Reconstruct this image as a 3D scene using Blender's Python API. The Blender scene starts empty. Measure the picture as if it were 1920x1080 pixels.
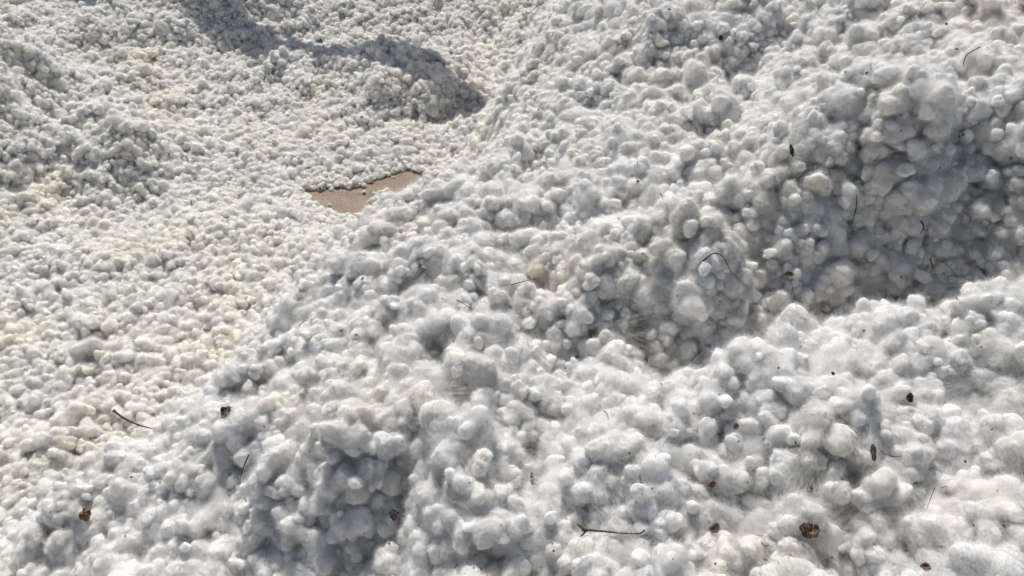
import bpy, bmesh, math, random
import numpy as np
from mathutils import Vector, Matrix, Euler, Quaternion

random.seed(11)
rng = np.random.default_rng(11)
S = bpy.context.scene
C = S.collection

# ------------------------------------------------------------------ camera
CAM_Z, PITCH, FPX = 1.70, math.radians(35.0), 1507.0
cam_data = bpy.data.cameras.new("camera")
cam_data.sensor_width = 36.0
cam_data.lens = 36.0 * FPX / 1920.0
cam_data.clip_start, cam_data.clip_end = 0.05, 500.0
cam = bpy.data.objects.new("camera", cam_data)
cam.location = (0, 0, CAM_Z)
cam.rotation_euler = (math.radians(90) - PITCH, 0, 0)
C.objects.link(cam)
S.camera = cam

# ------------------------------------------------------------------ daylight
SUN_EL = math.radians(54)
SUN_AZ = math.radians(-12)                      # measured from +Y towards +X
sun_dir = Vector((math.sin(SUN_AZ) * math.cos(SUN_EL), math.cos(SUN_AZ) * math.cos(SUN_EL), math.sin(SUN_EL)))
sd = bpy.data.lights.new("sun", 'SUN')
sd.energy = 4.8
sd.angle = math.radians(0.55)
sd.color = (1.0, 0.965, 0.915)
sun = bpy.data.objects.new("sun", sd)
sun.location = (-6, 6, 12)
sun.rotation_euler = sun_dir.to_track_quat('Z', 'Y').to_euler()
C.objects.link(sun)
W = bpy.data.worlds.new("World")
S.world = W
W.use_nodes = True
wn = W.node_tree.nodes
sky = wn.new('ShaderNodeTexSky')
sky.sky_type = 'NISHITA'
sky.sun_disc = False
sky.sun_elevation = SUN_EL
sky.sun_rotation = SUN_AZ
sky.air_density = 1.0
sky.dust_density = 2.2
sky.ozone_density = 1.0
wn['Background'].inputs['Strength'].default_value = 0.078
W.node_tree.links.new(sky.outputs[0], wn['Background'].inputs['Color'])
S.view_settings.view_transform = 'Standard'
S.view_settings.look = 'None'
S.view_settings.exposure = -0.22
S.view_settings.gamma = 1.0
S.cycles.max_bounces = 10
S.cycles.diffuse_bounces = 6
S.cycles.transparent_max_bounces = 8
S.cycles.caustics_reflective = False
S.cycles.caustics_refractive = False

# ------------------------------------------------------------------ small maths
cp, sp = math.cos(PITCH), math.sin(PITCH)

def ray(px, py):
    u, v = (px - 960.0) / FPX, (540.0 - py) / FPX
    return np.array([u, cp + v * sp, -sp + v * cp])

def at_depth(px, py, d):
    return np.array([0, 0, CAM_Z]) + ray(px, py) * d

def at_height(px, py, h):
    r = ray(px, py)
    return np.array([0, 0, CAM_Z]) + r * ((h - CAM_Z) / r[2])

def project(p):
    q = p - np.array([0, 0, CAM_Z])
    d = q[..., 1] * cp - q[..., 2] * sp
    up = q[..., 1] * sp + q[..., 2] * cp
    return 960 + FPX * q[..., 0] / d, 540 - FPX * up / d, d

_perm = rng.permutation(512)
_grad = rng.normal(size=(512, 3)); _grad /= np.linalg.norm(_grad, axis=1)[:, None]

def noise(p):                                    # gradient noise, p (n,3)
    i = np.floor(p).astype(int); f = p - i
    w = f * f * f * (f * (f * 6 - 15) + 10)
    out = np.zeros(len(p))
    for dx in (0, 1):
        for dy in (0, 1):
            for dz in (0, 1):
                h = _perm[(_perm[(_perm[(i[:, 0] + dx) & 511] + i[:, 1] + dy) & 511] + i[:, 2] + dz) & 511]
                g = _grad[h]
                d = (f - np.array([dx, dy, dz]))
                wt = np.where(dx, w[:, 0], 1 - w[:, 0]) * np.where(dy, w[:, 1], 1 - w[:, 1]) * np.where(dz, w[:, 2], 1 - w[:, 2])
                out += wt * (g * d).sum(1)
    return out * 1.6

def fbm(p, octs=3):
    s, a = 0, 1.0
    for k in range(octs):
        s = s + a * noise(p * 2.03 ** k + 17.3 * k); a *= 0.5
    return s

def inside(poly, x, y):
    poly = np.asarray(poly); r = np.zeros(len(x), bool); j = len(poly) - 1
    for i in range(len(poly)):
        (xi, yi), (xj, yj) = poly[i], poly[j]
        c = ((yi > y) != (yj > y)) & (x < (xj - xi) * (y - yi) / (yj - yi + 1e-12) + xi)
        r ^= c; j = i
    return r

# ------------------------------------------------------------------ the lie of the cotton: height over the yard
ctl = []
for a in [  # the near heap: pixel and distance
    (300,1060,1.42),(620,1060,1.36),(960,1060,1.18),(1300,1060,1.12),(1600,1060,1.08),(1900,1060,1.05),
    (170,930,1.66),(350,900,1.52),(760,990,1.35),(690,935,1.32),(300,950,1.62),(1000,900,1.33),(600,880,1.38),(850,900,1.28),(1100,880,1.26),(1400,880,1.22),(1700,860,1.18),(1900,880,1.14),
    (380,800,1.66),(600,760,1.55),(850,760,1.45),(1050,760,1.42),(1170,690,1.54),(1250,770,1.46),(1400,735,1.29),(1650,740,1.28),(1880,740,1.24),
    (600,620,1.84),(750,600,1.72),(950,580,1.66),(1150,555,1.61),(1230,640,1.61),(1290,745,1.56),(1300,560,1.56),(1420,660,1.63),(1560,625,1.42),(1520,655,1.40),(1720,640,1.31),(1880,600,1.31),
    (700,480,2.02),(850,470,1.90),(1050,450,1.84),(1250,420,1.74),(1450,470,1.64),(1600,510,1.69),(1720,560,1.70),(1650,565,1.69),(1750,490,1.665),(1860,520,1.62),(1800,480,1.67),(1770,400,1.67),
    (885,340,2.38),(1000,340,2.18),(1200,320,1.98),(1400,330,1.80),(1560,310,1.60),(1680,290,1.575),(1640,325,1.57),(1850,280,1.62),(1910,420,1.58),
    (960,240,2.75),(1120,240,2.38),(1300,230,2.14),(1500,210,1.93),(1700,190,1.82),(1890,180,1.74),
    (1060,140,3.0),(1200,150,2.58),(1350,120,2.54),(1430,148,2.52),(1330,50,2.60),(1540,130,2.15),(1720,100,2.0),(1890,90,1.92),
    (1120,40,3.05),(1260,50,2.56),(1420,60,2.54),(1580,40,2.30),(1750,20,2.16),(1900,10,2.08)]:
    ctl.append(at_depth(*a))
for a in [  # the rim of its left flank
    (130,1060,1.66),(320,840,1.78),(490,705,1.92),(575,570,2.08),(650,450,2.32),(842,394,2.48),(926,284,2.9),(965,185,3.25),(1015,90,3.5),(1065,0,3.7)]:
    ctl.append(at_depth(*a))
foot = [(-1.24,0.95),(-1.06,1.42),(-0.90,1.78),(-0.82,2.05),(-0.72,2.28),(-0.38,2.48),(-0.18,2.93),(-0.22,3.42),(-0.10,3.85),(0.06,4.25)]
for x, y in foot: ctl.append(np.array([x, y, 0.06]))
for a in [  # mounds beyond, pixel and height
    (60,225,.19),(180,212,.235),(255,255,.23),(320,305,.10),(345,348,.04),(250,378,.04),(150,372,.05),(40,400,.07),(200,150,.10),(330,240,.05),(100,300,.14),(235,305,.16),
    (700,104,.215),(790,106,.205),(870,176,.12),(560,122,.14),(640,120,.185),(940,206,.05),(620,240,.05),(740,238,.05),(830,222,.05),(720,165,.20),(800,175,.17),(560,175,.08),
    (512,118,.15),(480,160,.05),(440,120,.05),(660,200,.09),(760,205,.09),
    (800,62,.09),(900,22,.17),(1000,20,.18),(700,22,.15),(600,30,.12),(850,98,.05),(950,130,.05),(990,160,.05),(930,70,.07),(520,70,.06),(550,60,.06),
    (440,8,.19),(520,48,.05),(470,40,.09),(565,45,.05),(580,0,.08),(400,60,.12),(385,0,.24),(330,30,.19),(280,60,.15),(380,110,.07),
    (40,175,.05),(60,60,.05),(55,120,.05),(100,110,.06),(150,40,.12),(220,20,.17),
    (300,480,.05),(150,480,.06),(450,420,.05),(560,480,.05),(400,560,.05),(250,600,.07),(100,620,.05),(60,750,.05),(250,720,.06),(420,640,.05),(20,900,.06),(120,830,.06),
    (500,320,.04),(600,300,.04),(420,260,.05),(700,285,.04),(820,265,.05),(880,230,.05),(560,250,.05),(400,200,.06),(300,120,.08),(680,350,.03),(560,380,.04),(640,410,.04),(760,345,.03)]:
    ctl.append(at_height(*a))
for a in [(515,15,5.42),(515,-30,5.5),(480,-20,5.5),(550,-20,5.5),(4,60,3.9),(2,150,3.6),(-60,100,3.5),(-120,60,3.6),(-160,160,3.3)]: ctl.append(at_depth(*a))
for p in [(0,0.3,.74),(-.7,.3,.5),(.8,.3,.82),(1.6,.4,.9),(1.8,1.2,1.0),(2.2,2.0,1.15),(2.4,3.0,1.3),(1.6,3.4,1.25),(1.0,3.6,1.05),(.9,4.6,.9),(.5,5.0,.6),(2.5,5,1.2),
          (-1.8,.8,.06),(-2.2,1.5,.07),(-2.6,2.4,.1),(-3.4,2.4,.3),(-3.4,3.4,.6),(-4.2,4.6,.5),(-4.4,6.2,.15),(-2.6,5.4,.05),(-3.3,4.9,.05),
          (-4.2,7.6,.2),(-2.5,7.4,.2),(-1.0,7.2,.7),(.3,7.0,.7),(1.5,7.2,.9),(-.85,4.75,.06),(-.5,4.65,.06),(-.2,4.5,.06),(-1.3,4.8,.06),(-.7,5.2,.07),(-.2,5.0,.07),(-1.2,5.25,.07),
          (-1.6,-.6,.05),(0,-.8,.6),(1.6,-.8,.8),(3,1,1.1),(3.2,-.8,.9)]:
    ctl.append(np.array(p, float))
ctl = np.array(ctl)

def _kern(r): return -np.sqrt(r * r + 0.05 ** 2)
_n = len(ctl)
_A = np.zeros((_n + 3, _n + 3))
_A[:_n, :_n] = _kern(np.linalg.norm(ctl[:, None, :2] - ctl[None, :, :2], axis=2)) - 0.004 * np.eye(_n)
_P = np.c_[np.ones(_n), ctl[:, :2]]
_A[:_n, _n:] = _P; _A[_n:, :_n] = _P.T
_w = np.linalg.solve(_A, np.r_[ctl[:, 2], 0, 0, 0])

patch_back = [(566,358),(640,353),(686,351),(698,341),(728,329),(768,317),(795,328),(815,334)]
patch_front = [(835,364),(800,372),(768,376),(746,360),(724,350),(704,358),(696,368),(690,386),(655,402),(620,392),(592,378)]
patch = np.array([at_height(x, y, 0.0)[:2] for x, y in patch_back] + [at_height(x, y, 0.03)[:2] for x, y in patch_front])

patch_rim = np.concatenate([patch[i] + (patch[(i + 1) % len(patch)] - patch[i]) * np.linspace(0, 1, 12)[:, None] for i in range(len(patch))])
pcx, pcy = patch.mean(0)

def near_foot_poly():
    return foot + [(0.5, 5.2), (3.6, 5.6), (3.6, -1.2), (-1.5, -1.2)]
left_poly = [at_height(x, y, .05)[:2] for x, y in [(-120,470),(60,420),(200,385),(345,352),(345,290),(330,235),(230,135),(90,115),(-40,180),(-200,240)]]
mid_poly = [at_height(x, y, .05)[:2] for x, y in [(545,150),(600,235),(740,240),(850,225),(950,208)]] + [(-0.2,4.75),(-0.6,5.05),(-1.2,5.1),(-1.7,4.9)]
back_poly = [at_height(x, y, .05)[:2] for x, y in [(560,70),(700,70),(800,90),(900,90),(1010,80)]] + [(0.5, 5.3), (2.2, 8.2), (-2.4, 8.2)]
corner_poly = [at_height(x, y, .05)[:2] for x, y in [(40,185),(48,110),(42,30),(30,-20)]] + [(-5.5, 7), (-5.5, 2.2), (-3.0, 2.9)]

def height(x, y):
    x = np.asarray(x, float); y = np.asarray(y, float)
    z = np.zeros(len(x))
    for s in range(0, len(x), 20000):
        q = np.c_[x[s:s+20000], y[s:s+20000]]
        r = np.linalg.norm(q[:, None, :] - ctl[None, :, :2], axis=2)
        z[s:s+20000] = _kern(r) @ _w[:_n] + _w[_n] + q @ _w[_n+1:]
    p = np.c_[x, y, np.zeros(len(x))]
    hi = np.clip((z - 0.05) / 0.4, 0, 1)
    z = z + fbm(p * 2.6, 2) * (0.020 + 0.03 * hi) + fbm(p * 8.0 + 5, 2) * (0.012 + 0.014 * hi) + (.22 - np.abs(noise(p * 5.2 + 9))) * (0.05 + 0.10 * hi) + (.2 - np.abs(noise(p * 11 + 31))) * (0.02 + .02 * hi)
    z = z + np.clip((y - 3.4) / .9, 0, 1) * ((.22 - np.abs(noise(p * 3.0 + 77))) * .15 + (.2 - np.abs(noise(p * 6.0 + 7))) * .06)
    e = np.full(len(x), 9.0)
    nr = (np.abs(x - pcx) < 1.0) & (np.abs(y - pcy) < 1.0)
    if nr.any():
        e[nr] = np.min(np.linalg.norm(np.c_[x, y][nr][:, None, :] - patch_rim[None], axis=2), axis=1)
        e[nr & inside(patch, x, y)] = 0
    z = np.maximum(z, .022)
    return np.where(e < .22, np.where(e < .035, -.012, z * np.clip(e / .22, .1, 1)), z)

def region(x, y):
    r = np.zeros(len(x), int)
    r[inside(back_poly, x, y)] = 4
    r[inside(corner_poly, x, y)] = 5
    r[inside(left_poly, x, y)] = 2
    r[inside(mid_poly, x, y)] = 3
    r[inside(near_foot_poly(), x, y)] = 1
    return r

# ------------------------------------------------------------------ materials
def new_mat(name):
    m = bpy.data.materials.new(name); m.use_nodes = True
    nt = m.node_tree
    return m, nt.nodes, nt.links, nt.nodes['Principled BSDF']

def node(ns, t, **kw):
    n = ns.new(t)
    for k, v in kw.items(): setattr(n, k, v)
    return n

def cotton_material(name, warm=0.0):
    m, ns, ln, b = new_mat(name)
    oi = node(ns, 'ShaderNodeObjectInfo')
    tc = node(ns, 'ShaderNodeTexCoord')
    ramp = node(ns, 'ShaderNodeValToRGB')
    e = ramp.color_ramp.elements
    e[0].position, e[0].color = 0.0, (.84, .835, .825, 1)
    e[1].position, e[1].color = 1.0, (.83, .80, .73, 1)
    x = e.new(.55); x.color = (.845, .835, .815, 1)
    x = e.new(.86); x.color = (.83, .815, .775, 1)
    ln.new(oi.outputs['Random'], ramp.inputs[0])
    # stained patches running over the whole yard
    geo = node(ns, 'ShaderNodeNewGeometry')
    n1 = node(ns, 'ShaderNodeTexNoise'); n1.inputs['Scale'].default_value = 3.2; n1.inputs['Detail'].default_value = 4
    ln.new(geo.outputs['Position'], n1.inputs['Vector'])
    mr = node(ns, 'ShaderNodeMapRange'); mr.inputs[1].default_value = .52; mr.inputs[2].default_value = .75
    ln.new(n1.outputs[0], mr.inputs[0])
    mx = node(ns, 'ShaderNodeMix', data_type='RGBA', blend_type='MULTIPLY')
    mx.inputs['B'].default_value = (.98, .93, .82, 1)
    ln.new(mr.outputs[0], mx.inputs['Factor']); ln.new(ramp.outputs[0], mx.inputs['A'])
    # the thin layer on the yard is yellower than the fresh heap
    sx = node(ns, 'ShaderNodeSeparateXYZ'); ln.new(geo.outputs['Position'], sx.inputs[0])
    mz = node(ns, 'ShaderNodeMapRange'); mz.inputs[1].default_value = .12; mz.inputs[2].default_value = .5; mz.inputs[3].default_value = 1; mz.inputs[4].default_value = 0
    ln.new(sx.outputs['Z'], mz.inputs[0])
    my = node(ns, 'ShaderNodeMix', data_type='RGBA', blend_type='MULTIPLY'); my.inputs['B'].default_value = (1.055, 1.035, .985, 1)
    ln.new(mz.outputs[0], my.inputs['Factor']); ln.new(mx.outputs['Result'], my.inputs['A'])
    # fine lint mottling
    n2 = node(ns, 'ShaderNodeTexNoise'); n2.inputs['Scale'].default_value = 5.0; n2.inputs['Detail'].default_value = 6; n2.inputs['Roughness'].default_value = .65
    ln.new(tc.outputs['Object'], n2.inputs['Vector'])
    mr2 = node(ns, 'ShaderNodeMapRange'); mr2.inputs[1].default_value = .3; mr2.inputs[2].default_value = .7; mr2.inputs[3].default_value = .98; mr2.inputs[4].default_value = 1.02
    ln.new(n2.outputs[0], mr2.inputs[0])
    mx2 = node(ns, 'ShaderNodeMix', data_type='RGBA', blend_type='MULTIPLY'); mx2.inputs['Factor'].default_value = 1
    ln.new(my.outputs['Result'], mx2.inputs['A']); ln.new(mr2.outputs[0], mx2.inputs['B'])
    ln.new(mx2.outputs['Result'], b.inputs['Base Color'])
    b.inputs['Roughness'].default_value = .85
    b.inputs['Specular IOR Level'].default_value = .15
    b.inputs['Sheen Weight'].default_value = .15
    b.inputs['Subsurface Weight'].default_value = 1.0 if name == 'cotton lint' else 0.0
    b.inputs['Subsurface Radius'].default_value = (1.0, .92, .82)
    b.inputs['Subsurface Scale'].default_value = .016
    # streaky fibre bump
    wv = node(ns, 'ShaderNodeTexNoise'); wv.inputs['Scale'].default_value = 16; wv.inputs['Detail'].default_value = 8; wv.inputs['Roughness'].default_value = .7; wv.inputs['Distortion'].default_value = 1.2
    ln.new(tc.outputs['Object'], wv.inputs['Vector'])
    bp = node(ns, 'ShaderNodeBump'); bp.inputs['Strength'].default_value = .06; bp.inputs['Distance'].default_value = .05
    ln.new(wv.outputs[0], bp.inputs['Height']); ln.new(bp.outputs[0], b.inputs['Normal'])
    return m

M_COT = cotton_material('cotton lint')
M_BED = cotton_material('matted cotton')

def fibre_material():
    m, ns, ln, b = new_mat('cotton fibre')
    ns.remove(b)
    d = node(ns, 'ShaderNodeBsdfDiffuse'); d.inputs[0].default_value = (.86, .855, .84, 1)
    t = node(ns, 'ShaderNodeBsdfTranslucent'); t.inputs[0].default_value = (.86, .855, .84, 1)
    mx = node(ns, 'ShaderNodeMixShader'); mx.inputs[0].default_value = .5
    ln.new(d.outputs[0], mx.inputs[1]); ln.new(t.outputs[0], mx.inputs[2])
    ln.new(mx.outputs[0], ns['Material Output'].inputs[0])
    return m
M_FIB = fibre_material()

def ground_material():
    m, ns, ln, b = new_mat('sandy dirt')
    tc = node(ns, 'ShaderNodeTexCoord')
    n = node(ns, 'ShaderNodeTexNoise'); n.inputs['Scale'].default_value = 9; n.inputs['Detail'].default_value = 10; n.inputs['Roughness'].default_value = .7
    ln.new(tc.outputs['Object'], n.inputs['Vector'])
    r = node(ns, 'ShaderNodeValToRGB'); e = r.color_ramp.elements
    e[0].position, e[0].color = .3, (.23, .175, .13, 1)
    e[1].position, e[1].color = .7, (.37, .295, .226, 1)
    ln.new(n.outputs[0], r.inputs[0])
    v = node(ns, 'ShaderNodeTexNoise'); v.inputs['Scale'].default_value = 120; v.inputs['Detail'].default_value = 4
    ln.new(tc.outputs['Object'], v.inputs['Vector'])
    mr = node(ns, 'ShaderNodeMapRange'); mr.inputs[1].default_value = .35; mr.inputs[2].default_value = .65; mr.inputs[3].default_value = .6; mr.inputs[4].default_value = 1.25
    ln.new(v.outputs[0], mr.inputs[0])
    mx = node(ns, 'ShaderNodeMix', data_type='RGBA', blend_type='MULTIPLY'); mx.inputs['Factor'].default_value = 1
    ln.new(r.outputs[0], mx.inputs['A']); ln.new(mr.outputs[0], mx.inputs['B']); ln.new(mx.outputs['Result'], b.inputs['Base Color'])
    b.inputs['Roughness'].default_value = .95
    bp = node(ns, 'ShaderNodeBump'); bp.inputs['Strength'].default_value = .8; bp.inputs['Distance'].default_value = .01
    ln.new(n.outputs[0], bp.inputs['Height']); ln.new(bp.outputs[0], b.inputs['Normal'])
    return m

def trash_material(name, c1, c2, scale=60):
    m, ns, ln, b = new_mat(name)
    tc = node(ns, 'ShaderNodeTexCoord')
    oi = node(ns, 'ShaderNodeObjectInfo')
    n = node(ns, 'ShaderNodeTexNoise'); n.inputs['Scale'].default_value = scale; n.inputs['Detail'].default_value = 6
    ln.new(tc.outputs['Object'], n.inputs['Vector'])
    ad = node(ns, 'ShaderNodeMath', operation='MULTIPLY_ADD'); ad.inputs[1].default_value = .5; ad.inputs[2].default_value = -.25
    ln.new(oi.outputs['Random'], ad.inputs[0])
    a2 = node(ns, 'ShaderNodeMath', operation='ADD'); ln.new(n.outputs[0], a2.inputs[0]); ln.new(ad.outputs[0], a2.inputs[1])
    r = node(ns, 'ShaderNodeValToRGB'); e = r.color_ramp.elements
    e[0].position, e[0].color = .3, (*c1, 1); e[1].position, e[1].color = .75, (*c2, 1)
    ln.new(a2.outputs[0], r.inputs[0]); ln.new(r.outputs[0], b.inputs['Base Color'])
    b.inputs['Roughness'].default_value = .75
    bp = node(ns, 'ShaderNodeBump'); bp.inputs['Strength'].default_value = .6; bp.inputs['Distance'].default_value = .002
    ln.new(n.outputs[0], bp.inputs['Height']); ln.new(bp.outputs[0], b.inputs['Normal'])
    return m
M_LEAF = trash_material('dry leaf', (.055, .028, .015), (.20, .105, .055), 90)
M_DARK = trash_material('dark leaf', (.012, .009, .008), (.045, .028, .02), 90)
M_TWIG = trash_material('brown bark', (.04, .022, .016), (.12, .07, .05), 120)
M_WOOD = trash_material('weathered timber', (.12, .085, .06), (.26, .2, .15), 6)

# ------------------------------------------------------------------ cotton tufts: lobed lint bodies with a coat of fibres
def ico(sub):
    bm = bmesh.new(); bmesh.ops.create_icosphere(bm, subdivisions=sub, radius=1)
    v = np.array([x.co[:] for x in bm.verts]); f = np.array([[q.index for q in t.verts] for t in bm.faces]); bm.free()
    return v, f
ICO = {k: ico(k) for k in (5, 6)}

def tuft_mesh(name, seed, sub, n_lobes, nf, fw, crust):
    r_ = np.random.default_rng(seed)
    D, F = ICO[sub]
    cen = r_.normal(size=(n_lobes, 3)); cen /= np.linalg.norm(cen, axis=1)[:, None]
    cen *= r_.uniform(.35, .72, (n_lobes, 1)); cen[:, 2] *= .75
    rad = r_.uniform(.20, .38, n_lobes)
    cen = np.r_[cen, [[0, 0, 0]]]; rad = np.r_[rad, .42]
    ts = np.linspace(1.5, .15, 70)
    wob = 0.10 * np.c_[fbm(D * 1.7 + seed, 2), fbm(D * 1.7 + seed + 40, 2), fbm(D * 1.7 + seed + 80, 2)]
    R = np.full(len(D), .2); done = np.zeros(len(D), bool)
    K = .06 if sub == 6 else .09
    for t in ts:
        p = D * t + wob * t
        d = np.linalg.norm(p[:, None, :] - cen[None], axis=2) - rad
        s = -K * np.log(np.exp(-d / K).sum(1))
        hit = (s < 0) & ~done
        R[hit] = t; done |= hit
    # smooth the stepped radii a little
    nb = np.zeros(len(D)); ct = np.zeros(len(D))
    for it in range(3):
        nb[:] = 0; ct[:] = 0
        for a, b_ in ((0, 1), (1, 2), (2, 0)):
            np.add.at(nb, F[:, a], R[F[:, b_]]); np.add.at(ct, F[:, a], 1)
        R = .5 * R + .5 * nb / ct
    P = D * R[:, None]
    lump = .07 * fbm(P * 2.4 + seed * 3, 2) + .02 * noise(P * 7 + seed) + crust * (.035 * fbm(P * 9 + seed, 3) - .025 * np.abs(noise(P * 15 + seed)))
    P = P * (1 + lump)[:, None]
    P /= np.percentile(np.linalg.norm(P, axis=1), 92)
    # normals
    fn = np.cross(P[F[:, 1]] - P[F[:, 0]], P[F[:, 2]] - P[F[:, 0]])
    N = np.zeros_like(P)
    for k in range(3): np.add.at(N, F[:, k], fn)
    N /= np.linalg.norm(N, axis=1)[:, None] + 1e-9
    # fibres: short curled ribbons combed along the surface
    if nf:
        idx = r_.integers(0, len(P), nf)
        comb = r_.normal(size=3)
        t0 = np.cross(N[idx], comb + r_.normal(size=(nf, 3)) * .8)
        t0 /= np.linalg.norm(t0, axis=1)[:, None] + 1e-9
        L = r_.uniform(.08, .31, (nf, 1)) * (1.35 if seed % 4 == 1 or sub == 5 else 1.0) * np.where(r_.random((nf, 1)) < .12, 1.8, 1)
        up = r_.uniform(.2, 1.25, (nf, 1))
        side = np.cross(t0, N[idx])
        base = P[idx] - N[idx] * .02
        pts = [base,
               base + L * (.36 * t0 + up * .42 * N[idx]),
               base + L * (.72 * t0 + up * .62 * N[idx] + r_.uniform(-.15, .15, (nf, 1)) * side),
               base + L * (1.0 * t0 + up * .55 * N[idx] + r_.uniform(-.4, .4, (nf, 1)) * side)]
        wdir = side + N[idx] * r_.uniform(-.35, .35, (nf, 1)); wdir /= np.linalg.norm(wdir, axis=1)[:, None]
        V = []; off = len(P)
        for j, q in enumerate(pts):
            w_ = fw * (1, .9, .7, .3)[j]
            V += [q - wdir * w_, q + wdir * w_]
        V = np.stack(V, 1).reshape(-1, 3)
        i0 = off + np.arange(nf) * 8
        q = []
        for j in range(3):
            a = i0 + 2 * j
            q.append(np.c_[a, a + 1, a + 3]); q.append(np.c_[a, a + 3, a + 2])
        FF = np.concatenate(q)
        allv = np.r_[P, V]; allf = np.r_[F, FF]
    else:
        allv, allf = P, F
    me = mesh_np(name, allv, allf)
    mi = np.zeros(len(allf), np.int32); mi[len(F):] = 1
    me.materials.append(M_COT); me.materials.append(M_FIB)
    me.polygons.foreach_set('material_index', mi)
    return me

def mesh_np(name, v, f, smooth=True):
    me = bpy.data.meshes.new(name)
    v = np.asarray(v, np.float32); f = np.asarray(f, np.int32); k = f.shape[1] if len(f) else 3
    me.vertices.add(len(v)); me.vertices.foreach_set('co', v.ravel())
    if len(f):
        me.loops.add(f.size); me.loops.foreach_set('vertex_index', f.ravel())
        me.polygons.add(len(f))
        me.polygons.foreach_set('loop_start', np.arange(0, f.size, k, dtype=np.int32))
        me.polygons.foreach_set('use_smooth', np.full(len(f), smooth))
    me.update(calc_edges=True)
    return me

N_NEAR, N_FAR = 16, 10
near_meshes = [tuft_mesh('cotton_tuft', 100 + k, 6, 7 + k % 6, 7200, .0026, .35 + (k % 3) * .4) for k in range(N_NEAR)]
far_meshes = [tuft_mesh('cotton_lint', 300 + k, 5, 5 + k % 5, 2600, .0055, .15 + (k % 3) * .2) for k in range(N_FAR)]
protos = bpy.data.collections.new('lint_shapes')           # sources for the mass of cotton, not placed in the scene
for me in near_meshes + far_meshes:
    protos.objects.link(bpy.data.objects.new('cotton_lint', me))
# the node reads them in name order
names = sorted(o.name for o in protos.objects)
order = {o.data.name: names.index(o.name) for o in protos.objects}
near_id = [order[m.name] for m in near_meshes]; far_id = [order[m.name] for m in far_meshes]

# ------------------------------------------------------------------ where the tufts lie
X0, X1, Y0, Y1 = -4.6, 2.7, 0.35, 7.6
def scatter(n, spacing_fn, seed, rfilter=None):
    r_ = np.random.default_rng(seed)
    x = r_.uniform(X0, X1, n); y = r_.uniform(Y0, Y1, n)
    # keep to what a camera here, or a step aside, can see
    ok = (np.abs(x) < 0.72 * y + 1.1)
    x, y = x[ok], y[ok]
    z = height(x, y)
    return x, y, z

def dart(x, y, z, sp):
    cell = 0.06; grid = {}; keep = []
    X = x.tolist(); Y = y.tolist(); Z = z.tolist(); SP = sp.tolist()
    for i in range(len(X)):
        a, b, c = int(X[i] // cell), int(Y[i] // cell), int(Z[i] // cell)
        s2 = SP[i] ** 2; good = True
        for da in (-1, 0, 1):
            for db in (-1, 0, 1):
                for dc in (-1, 0, 1):
                    for j in grid.get((a + da, b + db, c + dc), ()):
                        if (X[i]-X[j])**2 + (Y[i]-Y[j])**2 + (Z[i]-Z[j])**2 < s2:
                            good = False; break
                    if not good: break
                if not good: break
            if not good: break
        if good:
            grid.setdefault((a, b, c), []).append(i); keep.append(i)
    return np.array(keep)

def normals(x, y):
    e = .03
    gx = (height(x + e, y) - height(x - e, y)) / (2 * e); gy = (height(x, y + e) - height(x, y - e)) / (2 * e)
    n = np.c_[-gx, -gy, np.ones(len(x))]
    return n / np.linalg.norm(n, axis=1)[:, None]

T = {k: [] for k in ('p', 's', 'rot', 'near', 'reg')}
def add_layer(ncand, seed, lo, hi, fac, lift, power=1.6):
    x, y, z = scatter(ncand, None, seed)
    r_ = np.random.default_rng(seed + 1)
    nn = normals(x, y)                                    # more on steep faces
    st = np.where(nn[:, 2] < .62)[0]
    if len(st):
        rep = np.repeat(st, 5)
        jx, jy = x[rep] + r_.normal(0, .02, len(rep)), y[rep] + r_.normal(0, .02, len(rep))
        x, y, z = np.r_[x, jx], np.r_[y, jy], np.r_[z, height(jx, jy)]
    rg = region(x, y)
    edge = np.full(len(x), 9.0); nr = (np.abs(x - pcx) < 1) & (np.abs(y - pcy) < 1)
    edge[nr] = np.min(np.linalg.norm(np.c_[x, y][nr][:, None, :] - patch_rim[None], axis=2), axis=1)
    f = np.where(rg == 1, 1.0, .80) * np.clip(.55 + edge / .25, .55, 1)
    rad = (lo + (hi - lo) * r_.random(len(x)) ** power) * f
    k = dart(x, y, z, rad * fac)
    x, y, z, rad, rg = x[k], y[k], z[k], rad[k], rg[k]
    ip = inside(patch, x, y)
    x, y, z, rad, rg = x[~ip], y[~ip], z[~ip], rad[~ip], rg[~ip]
    n = normals(x, y)
    P = np.c_[x, y, z] + n * (rad * r_.uniform(lift[0], lift[1], len(x)))[:, None]
    P[:, 2] = np.maximum(P[:, 2], rad * .55)
    sc = rad[:, None] * r_.uniform(.85, 1.18, (len(x), 3)) * np.where(r_.random((len(x), 1)) < .2, [[1.18, .92, .92]], [[1, 1, .95]])
    rot = np.c_[r_.normal(0, .7, len(x)), r_.normal(0, .7, len(x)), r_.uniform(0, 6.283, len(x))]
    T['p'].append(P); T['s'].append(sc); T['rot'].append(rot); T['reg'].append(rg)
    T['near'].append(np.hypot(np.hypot(x, y), CAM_Z - z) < np.where(rg == 1, 3.4, 2.6))

add_layer(240000, 21, .030, .049, .90, (-.35, .65), 1.3)
add_layer(110000, 22, .017, .029, 1.2, (-.1, 1.1))
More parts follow.
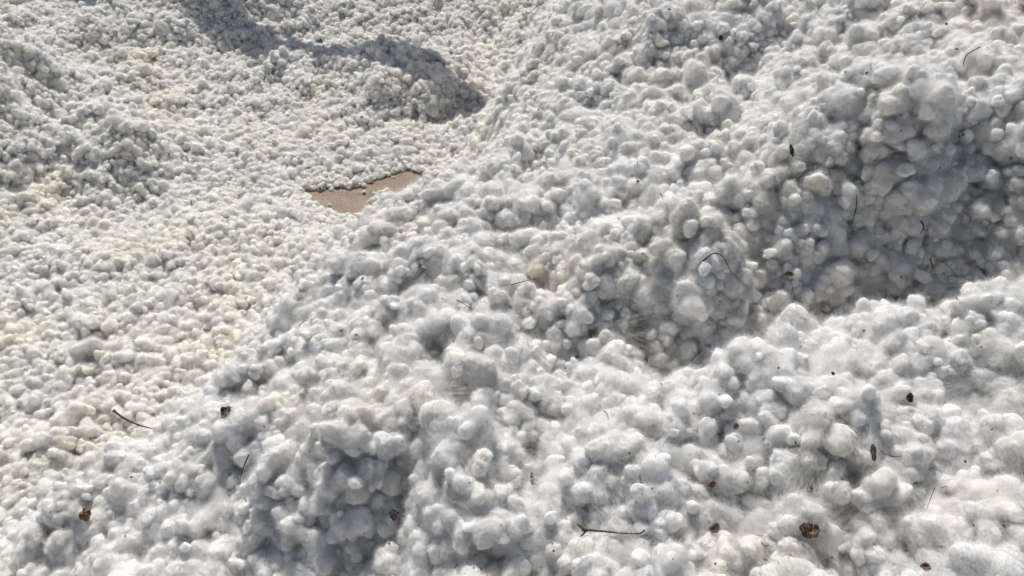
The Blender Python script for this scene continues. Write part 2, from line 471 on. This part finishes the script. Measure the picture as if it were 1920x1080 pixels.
# wisps of lint strewn on the bare dirt
r_ = np.random.default_rng(5)
bx, by = r_.uniform(*np.percentile(patch[:, 0], [0, 100]), 240), r_.uniform(*np.percentile(patch[:, 1], [0, 100]), 240)
bi = np.where(inside(patch, bx, by))[0][:40]
bd = np.min(np.linalg.norm(np.c_[bx, by][bi][:, None] - patch_rim[None], axis=2), axis=1)
bi = bi[r_.random(len(bi)) < np.exp(-bd / .03) + .1]
br = r_.uniform(.005, .013, len(bi))
T['p'].append(np.c_[bx[bi], by[bi], br * .6]); T['s'].append(br[:, None] * r_.uniform(.8, 1.3, (len(bi), 3))); T['rot'].append(r_.uniform(0, 6.28, (len(bi), 3)))
T['reg'].append(np.zeros(len(bi), int)); T['near'].append(np.zeros(len(bi), bool))
T = {k: np.concatenate(v) for k, v in T.items()}
n_t = len(T['p'])
proto = np.where(T['near'], np.array(near_id)[rng.integers(0, N_NEAR, n_t)], np.array(far_id)[rng.integers(0, N_FAR, n_t)])

# the tufts that show largest on the near heap become objects of their own
px, py, dep = project(T['p'])
view = (px > -15) & (px < 1935) & (py > -15) & (py < 1095) & (T['reg'] == 1)
# sight line over the heap surface
cand = np.where(view)[0]
size = T['s'].mean(1) / dep
cand = cand[np.argsort(-size[cand])][:900]
vis = np.ones(len(cand), bool)
camp = np.array([0, 0, CAM_Z])
for s in np.linspace(.55, .97, 22):
    q = camp + (T['p'][cand] - camp) * s
    vis &= q[:, 2] > height(q[:, 0], q[:, 1]) - .004
single = cand[vis][:300]
is_single = np.zeros(n_t, bool); is_single[single] = True

# ------------------------------------------------------------------ cotton masses
def instancer():
    g = bpy.data.node_groups.new('cotton_cover', 'GeometryNodeTree')
    g.interface.new_socket('Geometry', in_out='INPUT', socket_type='NodeSocketGeometry')
    g.interface.new_socket('Geometry', in_out='OUTPUT', socket_type='NodeSocketGeometry')
    N, Lk = g.nodes, g.links
    gi, go = N.new('NodeGroupInput'), N.new('NodeGroupOutput')
    def attr(name, t):
        a = N.new('GeometryNodeInputNamedAttribute'); a.data_type = t; a.inputs['Name'].default_value = name
        return a.outputs['Attribute']
    m2p = N.new('GeometryNodeMeshToPoints')
    ci = N.new('GeometryNodeCollectionInfo'); ci.inputs['Collection'].default_value = protos
    ci.inputs['Separate Children'].default_value = True; ci.inputs['Reset Children'].default_value = True
    iop = N.new('GeometryNodeInstanceOnPoints'); iop.inputs['Pick Instance'].default_value = True
    e2r = N.new('FunctionNodeEulerToRotation')
    jn = N.new('GeometryNodeJoinGeometry')
    Lk.new(gi.outputs[0], m2p.inputs['Mesh']); Lk.new(attr('tuft', 'BOOLEAN'), m2p.inputs['Selection'])
    Lk.new(m2p.outputs[0], iop.inputs['Points']); Lk.new(ci.outputs[0], iop.inputs['Instance'])
    Lk.new(attr('lint', 'INT'), iop.inputs['Instance Index'])
    Lk.new(attr('turn', 'FLOAT_VECTOR'), e2r.inputs[0]); Lk.new(e2r.outputs[0], iop.inputs['Rotation'])
    Lk.new(attr('size', 'FLOAT_VECTOR'), iop.inputs['Scale'])
    Lk.new(gi.outputs[0], jn.inputs[0]); Lk.new(iop.outputs[0], jn.inputs[0])
    Lk.new(jn.outputs[0], go.inputs[0])
    return g
GN = instancer()

STEP = .025
gx = np.arange(X0 - .6, X1 + .9, STEP); gy = np.arange(-.9, Y1 + .7, STEP)
GX, GY = np.meshgrid(gx, gy); gxf, gyf = GX.ravel(), GY.ravel()
gz = height(gxf, gyf) - .014
nx = len(gx)
ii = (np.arange(len(gy) - 1)[:, None] * nx + np.arange(nx - 1)[None]).ravel()
quads = np.c_[ii, ii + 1, ii + 1 + nx, ii + nx]
cxq, cyq = gxf[quads].mean(1), gyf[quads].mean(1)
qreg = region(cxq, cyq)
qok = ~inside(patch, cxq, cyq)

# lint drawn out between neighbouring tufts of the near heap
def veils(idx, n_pairs, seed):
    r_ = np.random.default_rng(seed)
    P = T['p'][idx]; Sz = T['s'][idx].mean(1); out_v, out_f, off = [], [], 0
    todo = r_.permutation(len(idx))[:n_pairs]
    for a in todo:
        d = np.linalg.norm(P - P[a], axis=1)
        near_ = np.where((d > .05) & (d < .13))[0]
        if not len(near_): continue
        b_ = r_.choice(near_); m = int(r_.integers(14, 46))
        A = P[a] + Sz[a] * (r_.normal(0, .38, (m, 3)) + [0, 0, .45]); B = P[b_] + Sz[b_] * (r_.normal(0, .5, (m, 3)) + [0, 0, .4])
        t = np.linspace(-.12, 1.12, 7)[None, :, None]
        L = A[:, None] * (1 - t) + B[:, None] * t
        bow = r_.normal(0, .006, (m, 1, 3)); bow[..., 2] += .004
        L = L + bow * (4 * t * (1 - t)) + r_.normal(0, .0008, L.shape)
        w_ = np.cross(B - A, r_.normal(size=(m, 3))); w_ /= np.linalg.norm(w_, axis=1)[:, None] + 1e-9
        w_ = w_[:, None] * .00011 * np.array([.3, .8, 1, 1, 1, .8, .3])[None, :, None]
        V = np.stack([L - w_, L + w_], 2).reshape(-1, 3)
        base = off + np.arange(m)[:, None] * 14 + np.arange(6)[None] * 2
        base = base.ravel()
        out_v.append(V); out_f.append(np.c_[base, base + 1, base + 3, base + 2]); off += len(V)
    return np.concatenate(out_v), np.concatenate(out_f)
veil_v, veil_f = veils(cand[vis], 520, 77)

def tag(o, label=None, cat=None, group=None, kind=None):
    if label: o['label'] = label
    if cat: o['category'] = cat
    if group: o['group'] = group
    if kind: o['kind'] = kind
    return o

masses = [
    (0, 'cotton_layer', 'thin cream white layer of loose seed cotton spread over the yard around the bare dirt', 'cotton'),
    (1, 'cotton_heap', 'big near heap of fluffy white seed cotton rising to the right', 'cotton heap'),
    (2, 'cotton_heap', 'low greyish cotton mound at the left with a steep shaded right face', 'cotton heap'),
    (3, 'cotton_heap', 'cotton mound behind the bare dirt with a blue shadow over its crest', 'cotton heap'),
    (4, 'cotton_heap', 'farthest cotton bank sloping up along the top edge', 'cotton heap'),
    (5, 'cotton_heap', 'dark cotton bank in the upper left corner', 'cotton heap'),
]
for rid, name, label, cat in masses:
    q = quads[(qreg == rid) & qok]
    used = np.unique(q); remap = np.full(len(gxf), -1); remap[used] = np.arange(len(used))
    bv = np.c_[gxf, gyf, gz][used]; bf = remap[q]; nbed = len(bf)
    if rid == 1:
        bv = np.r_[bv, veil_v]; bf = np.r_[bf, veil_f + len(used)]
    sel = np.where((T['reg'] == rid) & ~is_single)[0]
    me = mesh_np(name, np.r_[bv, T['p'][sel]], bf)
    nb_ = len(bv); n_all = nb_ + len(sel)
    a = me.attributes.new('tuft', 'BOOLEAN', 'POINT'); a.data.foreach_set('value', np.r_[np.zeros(nb_, bool), np.ones(len(sel), bool)])
    a = me.attributes.new('lint', 'INT', 'POINT'); a.data.foreach_set('value', np.r_[np.zeros(nb_, np.int32), proto[sel].astype(np.int32)])
    for nm, key in (('turn', 'rot'), ('size', 's')):
        a = me.attributes.new(nm, 'FLOAT_VECTOR', 'POINT'); a.data.foreach_set('vector', np.r_[np.zeros((nb_, 3)), T[key][sel]].astype(np.float32).ravel())
    me.materials.append(M_BED); me.materials.append(M_FIB)
    mi = np.zeros(len(bf), np.int32); mi[nbed:] = 1; me.polygons.foreach_set('material_index', mi)
    o = bpy.data.objects.new(name, me); C.objects.link(o)
    md = o.modifiers.new('cotton_cover', 'NODES'); md.node_group = GN
    tag(o, label, cat, 'cotton heaps in the yard' if rid else None, 'stuff')

# ground
bm = bmesh.new(); bmesh.ops.create_grid(bm, x_segments=120, y_segments=120, size=60)
for v in bm.verts: v.co.z = 0.0
me = bpy.data.meshes.new('ground'); bm.to_mesh(me); bm.free(); me.materials.append(ground_material())
o = bpy.data.objects.new('ground', me); C.objects.link(o); tag(o, 'bare brown sandy dirt showing through a gap in the cotton', 'ground', None, 'structure')

# single tufts
inv = {v: k for k, v in enumerate(near_id)}
single_objs = []
for i in single:
    k = int(proto[i])
    me = near_meshes[inv[k]] if k in inv else far_meshes[far_id.index(k)]
    o = bpy.data.objects.new('cotton_tuft', me); C.objects.link(o)
    o.location = T['p'][i]; o.rotation_euler = T['rot'][i]; o.scale = T['s'][i]
    tag(o, 'fluffy white cotton tuft lying among many alike on the near heap', 'cotton tuft', 'cotton tufts on the near heap')
    single_objs.append(o)

# ------------------------------------------------------------------ added unseen pipe, standing in for whatever shades the cotton
def tube(points, radii, seg=8):
    pts = [Vector(p) for p in points]; v, f = [], []
    ref = Vector((.3, .2, 1)).normalized()
    for i, p in enumerate(pts):
        t = (pts[min(i + 1, len(pts) - 1)] - pts[max(i - 1, 0)]).normalized()
        a = t.cross(ref)
        if a.length < .05: a = t.cross(Vector((1, 0, 0)))
        a.normalize(); b_ = t.cross(a)
        for k in range(seg):
            th = 2 * math.pi * k / seg
            v.append(p + (a * math.cos(th) + b_ * math.sin(th)) * radii[i])
    for i in range(len(pts) - 1):
        for k in range(seg):
            q, r2 = i * seg + k, i * seg + (k + 1) % seg
            f.append((q, r2, r2 + seg, q + seg))
    f.append(tuple(range(seg))[::-1]); f.append(tuple(range((len(pts) - 1) * seg, len(pts) * seg)))
    return v, f
PH = 2.7
off = Vector((sun_dir.x, sun_dir.y, 0)) * (PH / sun_dir.z)
tip = Vector((.14, 3.53, PH)) + off
run = Vector((-.785, .62, 0)).normalized()
root = bpy.data.objects.new('suction_pipe', None); C.objects.link(root); root.location = (tip.x + run.x * 5.4, tip.y + run.y * 5.4, 0)
tag(root, 'round metal suction pipe on a trestle beyond the far edge, shading the mound', 'suction pipe')
M_STEEL = trash_material('dull galvanised steel', (.22, .22, .22), (.36, .36, .35), 5)
def pipe_part(name, pts, rad):
    v, f = tube([Vector(p) - root.location for p in pts], rad, 20)
    me = bpy.data.meshes.new(name); me.from_pydata([tuple(p) for p in v], [], f); me.materials.append(M_STEEL)
    for p_ in me.polygons: p_.use_smooth = len(p_.vertices) == 4
    o = bpy.data.objects.new(name, me); C.objects.link(o); o.parent = root
    return o
ts = [0, .03, .35, .8, 1.3, 1.33, 1.37, 1.4, 2.8, 2.83, 2.87, 2.9, 6.2]
pipe_part('pipe', [tip + run * t for t in ts], [.05, .08, .12, .155, .17, .20, .20, .17, .18, .21, .21, .19, .19])
side = Vector((run.y, -run.x, 0))
for sg in (-1, 1):
    c0 = tip + run * 5.4
    pipe_part('leg', [Vector((c0.x, c0.y, 0)) + side * sg * .7, c0 + side * sg * .14 - Vector((0, 0, .1))], [.05, .045])
pipe_part('brace', [Vector((c0.x, c0.y, 1.2)) - side * .5, Vector((c0.x, c0.y, 1.2)) + side * .5], [.03, .03])

# ------------------------------------------------------------------ leaf and twig trash lying on the cotton
bpy.context.view_layer.update()
dg = bpy.context.evaluated_depsgraph_get()
def drop(px, py):
    d = Vector(ray(px, py)).normalized()
    ok, loc, nor, *_ = S.ray_cast(dg, Vector((0, 0, CAM_Z)), d)
    if not ok: loc = Vector(at_height(px, py, .05))
    # a broad normal, from hits around, so that flat scraps rest on the tuft
    dist = (loc - Vector((0, 0, CAM_Z))).length
    pts = []
    for k in range(6):
        a = k * math.pi / 3
        r2 = Vector(ray(px + 9 * math.cos(a), py + 9 * math.sin(a))).normalized()
        ok2, l2, *_ = S.ray_cast(dg, Vector((0, 0, CAM_Z)), r2)
        if ok2 and (l2 - loc).length < .06: pts.append(l2)
    n = Vector((0, -.3, 1)).normalized()
    if len(pts) > 3:
        m = Vector((0, 0, 0))
        for i in range(len(pts)): m += (pts[i] - loc).cross(pts[(i + 1) % len(pts)] - loc)
        if m.length > 1e-9:
            m.normalize()
            if m.dot(d) > 0: m = -m
            n = (n * .5 + m).normalized()
    return loc, n, dist

def leaf_mesh(name, seed, w, h, curl, mat):
    r_ = random.Random(seed); bm = bmesh.new(); nr, ns = 7, 26; rings = []
    out = [1 + r_.uniform(-.28, .18) for _ in range(ns)]
    for _ in range(1): out = [(out[i - 1] * .3 + out[i] * .7) for i in range(ns)]
    top = []
    for side in (1, -1):
        rows = []
        c = bm.verts.new((0, 0, 0.0006 * side))
        for i in range(1, nr + 1):
            row = []
            for k in range(ns):
                a = 2 * math.pi * k / ns; q = i / nr * out[k]
                x, y = w * q * math.cos(a), h * q * math.sin(a)
                e = np.array([[x / w * 1.7 + seed, y / h * 1.7, seed * .7]])
                z = curl * (float(noise(e)[0]) * 1.1 + .5 * (x / w) ** 2 - .25 * (y / h) ** 2 + .35 * float(noise(e * 2.7)[0]))
                row.append(bm.verts.new((x, y, z + .0006 * side * (1 if i < nr else .3))))
            rows.append(row)
        c.co.z += sum(v.co.z for v in rows[0]) / ns - 0
        for k in range(ns):
            t = [c, rows[0][k], rows[0][(k + 1) % ns]]; bm.faces.new(t if side > 0 else t[::-1])
            for i in range(nr - 1):
                t = [rows[i][k], rows[i + 1][k], rows[i + 1][(k + 1) % ns], rows[i][(k + 1) % ns]]; bm.faces.new(t if side > 0 else t[::-1])
        rings.append(rows[-1])
    for k in range(ns):
        bm.faces.new([rings[0][k], rings[1][k], rings[1][(k + 1) % ns], rings[0][(k + 1) % ns]])
    bmesh.ops.recalc_face_normals(bm, faces=bm.faces)
    me = bpy.data.meshes.new(name); bm.to_mesh(me); bm.free(); me.materials.append(mat)
    for p_ in me.polygons: p_.use_smooth = True
    return me

def put_leaf(name, px, py, wpx, hpx, rot, seed, mat, label, cat='dry leaf', tilt=0.0, curl=.5, lift=.007):
    loc, n, d = drop(px, py)
    k = d / FPX * .44
    me = leaf_mesh(name, seed, wpx * k, hpx * k * 1.15, min(wpx, hpx) * k * curl, mat)
    o = bpy.data.objects.new(name, me); C.objects.link(o)
    view = (Vector((0, 0, CAM_Z)) - loc).normalized()
    n = (n + view * tilt).normalized()
    yax = Vector((0, 0, 1)) - n * n.z; yax.normalize(); xax = yax.cross(n)
    M = Matrix((xax, yax, n)).transposed() @ Matrix.Rotation(rot, 3, 'Z')
    o.matrix_world = Matrix.Translation(loc + n * lift + view * lift) @ M.to_4x4()
    return tag(o, label, cat)

put_leaf('dry_leaf', 1516, 992, 40, 28, -.15, 3, M_LEAF, 'crumpled brown leaf piece with a bright torn edge, the largest in the lower right', tilt=.8, curl=.6)
put_leaf('dry_leaf', 1337, 995, 26, 15, .5, 5, M_LEAF, 'small reddish brown leaf flake between the thick twig and the largest leaf', tilt=.8)
put_leaf('dry_leaf', 1636, 850, 12, 32, .35, 7, M_DARK, 'upright dark brown leaf sliver wedged beside a tuft at the right', tilt=1.2)
put_leaf('dry_leaf', 428, 774, 22, 24, -.5, 9, M_DARK, 'blackish curled leaf piece on the left rim of the near heap', tilt=1.2, curl=.7)
put_leaf('seed_hull', 165, 965, 24, 22, .3, 12, M_LEAF, 'rough brown seed hull stuck in the cotton at the lower left', 'seed hull', tilt=.9, curl=1.0)
put_leaf('dry_leaf', 738, 968, 15, 22, .2, 14, M_LEAF, 'reddish leaf flake on a tuft at the bottom centre', tilt=.8)
put_leaf('dry_leaf', 1483, 283, 9, 24, .3, 16, M_DARK, 'narrow dark leaf standing upright in the upper right slope', tilt=1.2)
put_leaf('dry_leaf', 1705, 745, 13, 17, .1, 18, M_DARK, 'grey black leaf scrap tucked between tufts at the right', tilt=1.0)
put_leaf('dry_leaf', 1741, 1066, 20, 13, .5, 20, M_LEAF, 'ragged brown leaf crumb at the bottom edge near the right corner', tilt=.9, curl=.9)
put_leaf('dry_leaf', 1482, 513, 17, 9, .2, 22, M_LEAF, 'flat tan brown leaf flake just right of the arched twig', tilt=.6)
put_leaf('dry_leaf', 1514, 922, 15, 11, .6, 24, M_DARK, 'dark brown leaf piece half hidden in a hollow above the largest leaf', tilt=.8)
put_leaf('dry_leaf', 997, 900, 7, 26, -.1, 26, M_LEAF, 'thin upright brown leaf in the crease above the thick twig', tilt=1.2)
put_leaf('dry_leaf', 1352, 72, 9, 10, .1, 28, M_DARK, 'black leaf crumb on the shaded tufts near the top right', tilt=.9)
put_leaf('dry_leaf', 1384, 800, 12, 12, .1, 30, M_LEAF, 'brown leaf crumb inside the curled tuft right of centre', tilt=.8)
put_leaf('dry_leaf', 1335, 905, 18, 10, .7, 32, M_LEAF, 'torn orange brown leaf shred above the small reddish flake', tilt=.7, curl=.8)

def spline(px, n):
    px = np.array(px, float); t = np.linspace(0, len(px) - 1, n); out = []
    for q in t:
        i = min(int(q), len(px) - 2); u = q - i
        p0, p1, p2, p3 = px[max(i - 1, 0)], px[i], px[i + 1], px[min(i + 2, len(px) - 1)]
        out.append(.5 * (2 * p1 + (p2 - p0) * u + (2 * p0 - 5 * p1 + 4 * p2 - p3) * u * u + (3 * p1 - p0 - 3 * p2 + p3) * u ** 3))
    return np.array(out)

def put_twig(name, px, width, label, mat=None, fork=None, arch=0.0, knob=True, seed=1, cat='twig'):
    r_ = random.Random(seed)
    ctrl = [drop(*p) for p in px]
    cv = Vector((0, 0, CAM_Z))
    dist = [c[2] for c in ctrl]
    dmin = min(dist); dmean = sorted(dist)[len(dist) // 2]
    n = 26; pl = spline(px, n); pts = []
    dfit = np.polyfit(np.arange(len(px)), np.minimum(dist, dmean + .02), 1) if len(px) > 1 else [0, dmean]
    for i, (x, y) in enumerate(pl):
        u = i / (n - 1)
        dd = min(dfit[0] * u * (len(px) - 1) + dfit[1], dmin + .035) - .010 - arch * math.sin(math.pi * u)
        pts.append(cv + Vector(ray(x, y)).normalized() * dd)
    rad = width * dmean / FPX * .42
    radii = [rad * (1.0 - .45 * i / (n - 1)) * (1 + .12 * r_.uniform(-1, 1)) for i in range(n)]
    if knob: radii[0] *= 1.5; radii[1] *= 1.3; radii[n // 3] *= 1.25; radii[2 * n // 3] *= 1.2
    v, f = tube(pts, radii)
    if fork:
        for fk in fork:
            fp = spline(fk, 8)
            q = [cv + Vector(ray(x, y)).normalized() * (dfit[1] - .010 - .003 * k / 7) for k, (x, y) in enumerate(fp)]
            v2, f2 = tube(q, [rad * (1.25 - .1 * k) for k in range(8)]); off = len(v)
            v += v2; f += [tuple(a + off for a in t) for t in f2]
    org = pts[n // 2].copy(); v = [tuple(Vector(p) - org) for p in v]
    me = bpy.data.meshes.new(name); me.from_pydata(v, [], f); me.materials.append(mat or M_TWIG)
    for p_ in me.polygons: p_.use_smooth = True
    o = bpy.data.objects.new(name, me); C.objects.link(o); o.location = org
    return tag(o, label, cat)

put_twig('twig', [(1092,993),(1130,996),(1170,1000),(1200,1000),(1208,994)], 5.0, 'thick reddish brown twig with a forked end lying at the bottom', fork=[[(1098,994),(1090,989),(1083,983)], [(1100,994),(1094,1001),(1088,1006)]], seed=2)
put_twig('twig', [(212,769),(232,784),(258,796),(286,804)], 3.6, 'straight dark twig lying on the loose cotton at the left', seed=3)
put_twig('twig', [(467,852),(455,880),(450,905),(455,925),(462,942)], 2.6, 'long thin curved black stem hanging over the left part of the heap', M_DARK, knob=False, seed=4)
put_twig('twig', [(1318,489),(1340,475),(1358,484),(1370,510)], 3.2, 'arched brown twig standing up like a hook near the centre right', arch=.02, knob=False, seed=5)
put_twig('twig', [(958,534),(985,527),(1014,521)], 2.2, 'thin pale brown straw lying level above the centre of the heap', knob=False, seed=6)
put_twig('twig', [(856,562),(870,570),(886,580)], 2.2, 'short thin brown straw slanting down left of centre', knob=False, seed=7)
put_twig('twig', [(1606,365),(1606,385),(1602,405),(1596,422)], 2.6, 'thin dark stem hanging down over the shaded face at the right', M_DARK, knob=False, seed=8)
put_twig('twig', [(1753,914),(1746,932),(1737,955)], 1.8, 'hair thin straw at the lower right below the big tuft', knob=False, seed=9)
put_twig('twig', [(1780,900),(1776,911),(1764,914)], 2.4, 'short bent straw at the lower right, above the hair thin one', knob=False, seed=10)
put_twig('twig', [(1662,850),(1674,856),(1690,855)], 3.0, 'short black stem beside the upright dark leaf sliver', M_DARK, knob=False, seed=11)
put_twig('twig', [(1727,415),(1732,425),(1726,438)], 3.2, 'small dark hooked stem in the shaded hollow at the right', M_DARK, knob=False, seed=12)
put_twig('twig', [(1744,485),(1748,500),(1745,512)], 2.6, 'short dark stem low in the shaded hollow at the right', M_DARK, knob=False, seed=13)
put_twig('twig', [(1132,770),(1138,776),(1141,786)], 2.6, 'tiny curled brown stem on a bright tuft right of centre', knob=False, seed=14)
put_twig('twig', [(1838,88),(1812,104),(1806,124)], 2.2, 'thin bent brown straw near the upper right corner', knob=False, seed=15)
put_twig('twig', [(1238,362),(1242,372),(1240,384)], 2.4, 'short brown stem on the upper slope, left of the shaded face', knob=False, seed=16)
put_twig('twig', [(1428,1018),(1434,1024),(1442,1022)], 2.6, 'small red brown stalk curl below and left of the largest leaf', knob=False, seed=17)

# clear plastic scrap
def plastic_material():
    m, ns, ln, b = new_mat('clear plastic film')
    b.inputs['Base Color'].default_value = (.95, .96, .97, 1); b.inputs['Roughness'].default_value = .08
    b.inputs['Transmission Weight'].default_value = .9; b.inputs['IOR'].default_value = 1.25
    return m
loc, n_, d_ = drop(778, 210)
k = d_ / FPX
v, f = [], []
for side in (0, 1):
    for i in range(9):
        for j in range(7):
            u, w_ = i / 8 - .5, j / 6 - .5
            v.append((14 * k * w_, .25 * k * 22 * math.sin(u * 5) * .3, 26 * k * (u + .4) ) if False else
                     (14 * k * w_, 5 * k * math.cos(w_ * 2.6) + 1.5 * k * math.sin(9 * u + 3 * w_) + side * .0006, 26 * k * u))
def gi(s_, i, j): return s_ * 63 + i * 7 + j
for s_ in (0, 1):
    for i in range(8):
        for j in range(6):
            q = (gi(s_, i, j), gi(s_, i, j + 1), gi(s_, i + 1, j + 1), gi(s_, i + 1, j)); f.append(q if s_ else q[::-1])
me = bpy.data.meshes.new('plastic_scrap'); me.from_pydata(v, [], f); me.materials.append(plastic_material())
for p_ in me.polygons: p_.use_smooth = True
o = bpy.data.objects.new('plastic_scrap', me); C.objects.link(o)
o.location = loc + Vector((0, -.02, .01)); o.rotation_euler = (-.5, .1, .2)
tag(o, 'small clear shiny scrap of plastic at the foot of the shadowed mound', 'plastic scrap')

# crumbs of leaf trash, each its own
crumbs = [leaf_mesh('leaf_crumb', 50 + k, 1.0, (.5, .8, .35, 1.0, .6)[k], .5, (M_DARK, M_DARK, M_LEAF, M_DARK, M_LEAF)[k]) for k in range(5)]
for me in crumbs:
    for vv in me.vertices: vv.co.z *= 1.0
spots = [(1492,830,7),(1562,700,9),(1700,903,8),(1716,905,9),(1440,834,5),(1385,828,6),(1223,916,5),(1204,926,6),(1038,1033,5),(1036,1020,5),(1076,1065,4),(1262,1048,4),(1330,1060,4),(1341,1057,5),(1225,1015,7),
 (668,885,5),(580,848,4),(673,841,5),(746,962,5),(785,985,5),(683,1000,8),(730,1020,6),(888,1065,8),(575,1038,6),(94,960,4),(200,910,6),(246,895,5),(620,715,5),(1460,690,5),(1502,650,5),(1240,720,6),(1180,850,5),
 (1350,740,6),(1390,725,5),(1300,775,6),(1560,740,5),(1620,620,6),(1605,625,5),(1780,640,5),(1795,560,6),(1690,520,6),(1660,460,7),(1545,575,6),(1350,565,5),(1270,555,5),(1205,475,5),(1160,410,6),(1080,360,6),(1196,340,7),(1195,305,6),
 (1262,245,5),(1256,232,5),(1565,210,7),(1530,205,5),(1585,135,6),(1625,137,8),(1670,120,6),(1715,42,6),(1775,45,6),(1794,92,7),(1800,257,8),(1806,253,6),(1763,315,7),(1895,297,6),(1690,245,5),(1640,300,5),(1255,18,7),(1215,95,5),(1222,60,5),
 (1150,230,5),(1010,205,5),(985,190,5),(960,410,5),(1020,305,5),(990,580,5),(850,640,5),(830,560,4),(680,522,10),(705,545,4),(640,620,6),(668,628,8),(660,618,6),(560,850,4),(495,800,4),(430,890,6),(300,905,6),(235,1005,5),(70,1060,5),
 (678,220,6),(600,354,8),(755,305,6),(740,270,5),(560,297,6),(640,410,5),(215,300,5),(230,255,5),(85,230,5),(68,320,6),(70,415,5),(160,500,4),(330,470,4),(500,590,5),(90,590,5),(30,645,5),(250,640,5),(400,705,5),(180,770,4),(740,352,4),
 (1890,700,5),(1840,650,5),(1860,805,6),(1810,865,6),(1870,920,5),(1825,985,5),(1640,1020,5),(1590,960,5),(1560,1045,6),(1460,1055,6),(1402,905,4),(1880,1000,4),(1120,615,5),(1060,690,5),(905,755,5),(880,905,5),(940,985,4),(820,835,4)]
for i, (x, y, w_) in enumerate(spots):
    loc, n, d = drop(x, y)
    o = bpy.data.objects.new('leaf_crumb', crumbs[i % 5]); C.objects.link(o)
    r_ = random.Random(900 + i)
    o.scale = (w_ * d / FPX * .42,) * 3
    view = (Vector((0, 0, CAM_Z)) - loc).normalized()
    o.rotation_mode = 'QUATERNION'
    o.rotation_quaternion = (n + view * .6).normalized().to_track_quat('Z', 'Y') @ Quaternion((0, 0, 1), r_.uniform(0, 6.28))
    o.location = loc + view * .0025
    tag(o, 'tiny dark crumb of dry leaf speckling the white cotton', 'leaf crumb', 'leaf crumbs on the cotton')

# tufts that something lies on can be told from the others
marks = [(1516,1000,'white cotton tuft under the largest crumpled brown leaf'), (1337,985,'cotton tuft carrying the small reddish brown flake at the bottom'),
 (1655,830,'round tuft right beside the upright dark leaf sliver'), (428,795,'fluffy tuft under the blackish curled leaf on the left rim'),
 (165,975,'greyish tuft holding the rough brown seed hull'), (1150,1010,'white tuft beneath the thick forked twig'),
 (1345,500,'bright tuft arched over by the hooked brown twig'), (465,880,'tuft with the long thin black stem hanging over it'),
 (1745,940,'tuft under the hair thin straw at the lower right'), (738,975,'tuft with the reddish leaf flake at the bottom centre'),
 (1705,750,'tuft beside the grey black leaf scrap'), (1483,295,'tuft behind the narrow upright dark leaf'), (1482,520,'tuft under the flat tan leaf flake'),
 (995,880,'tuft above the thin upright brown leaf'), (985,530,'tuft crossed by the thin pale level straw')]
used = set()
sx, sy, sdep = project(np.array([o.location[:] for o in single_objs]))
for x, y, lab in marks:
    for j in np.argsort((sx - x) ** 2 + (sy - y) ** 2):
        if (sx[j] - x) ** 2 + (sy[j] - y) ** 2 > 60 ** 2: break
        if j not in used:
            used.add(j); single_objs[j]['label'] = lab; break
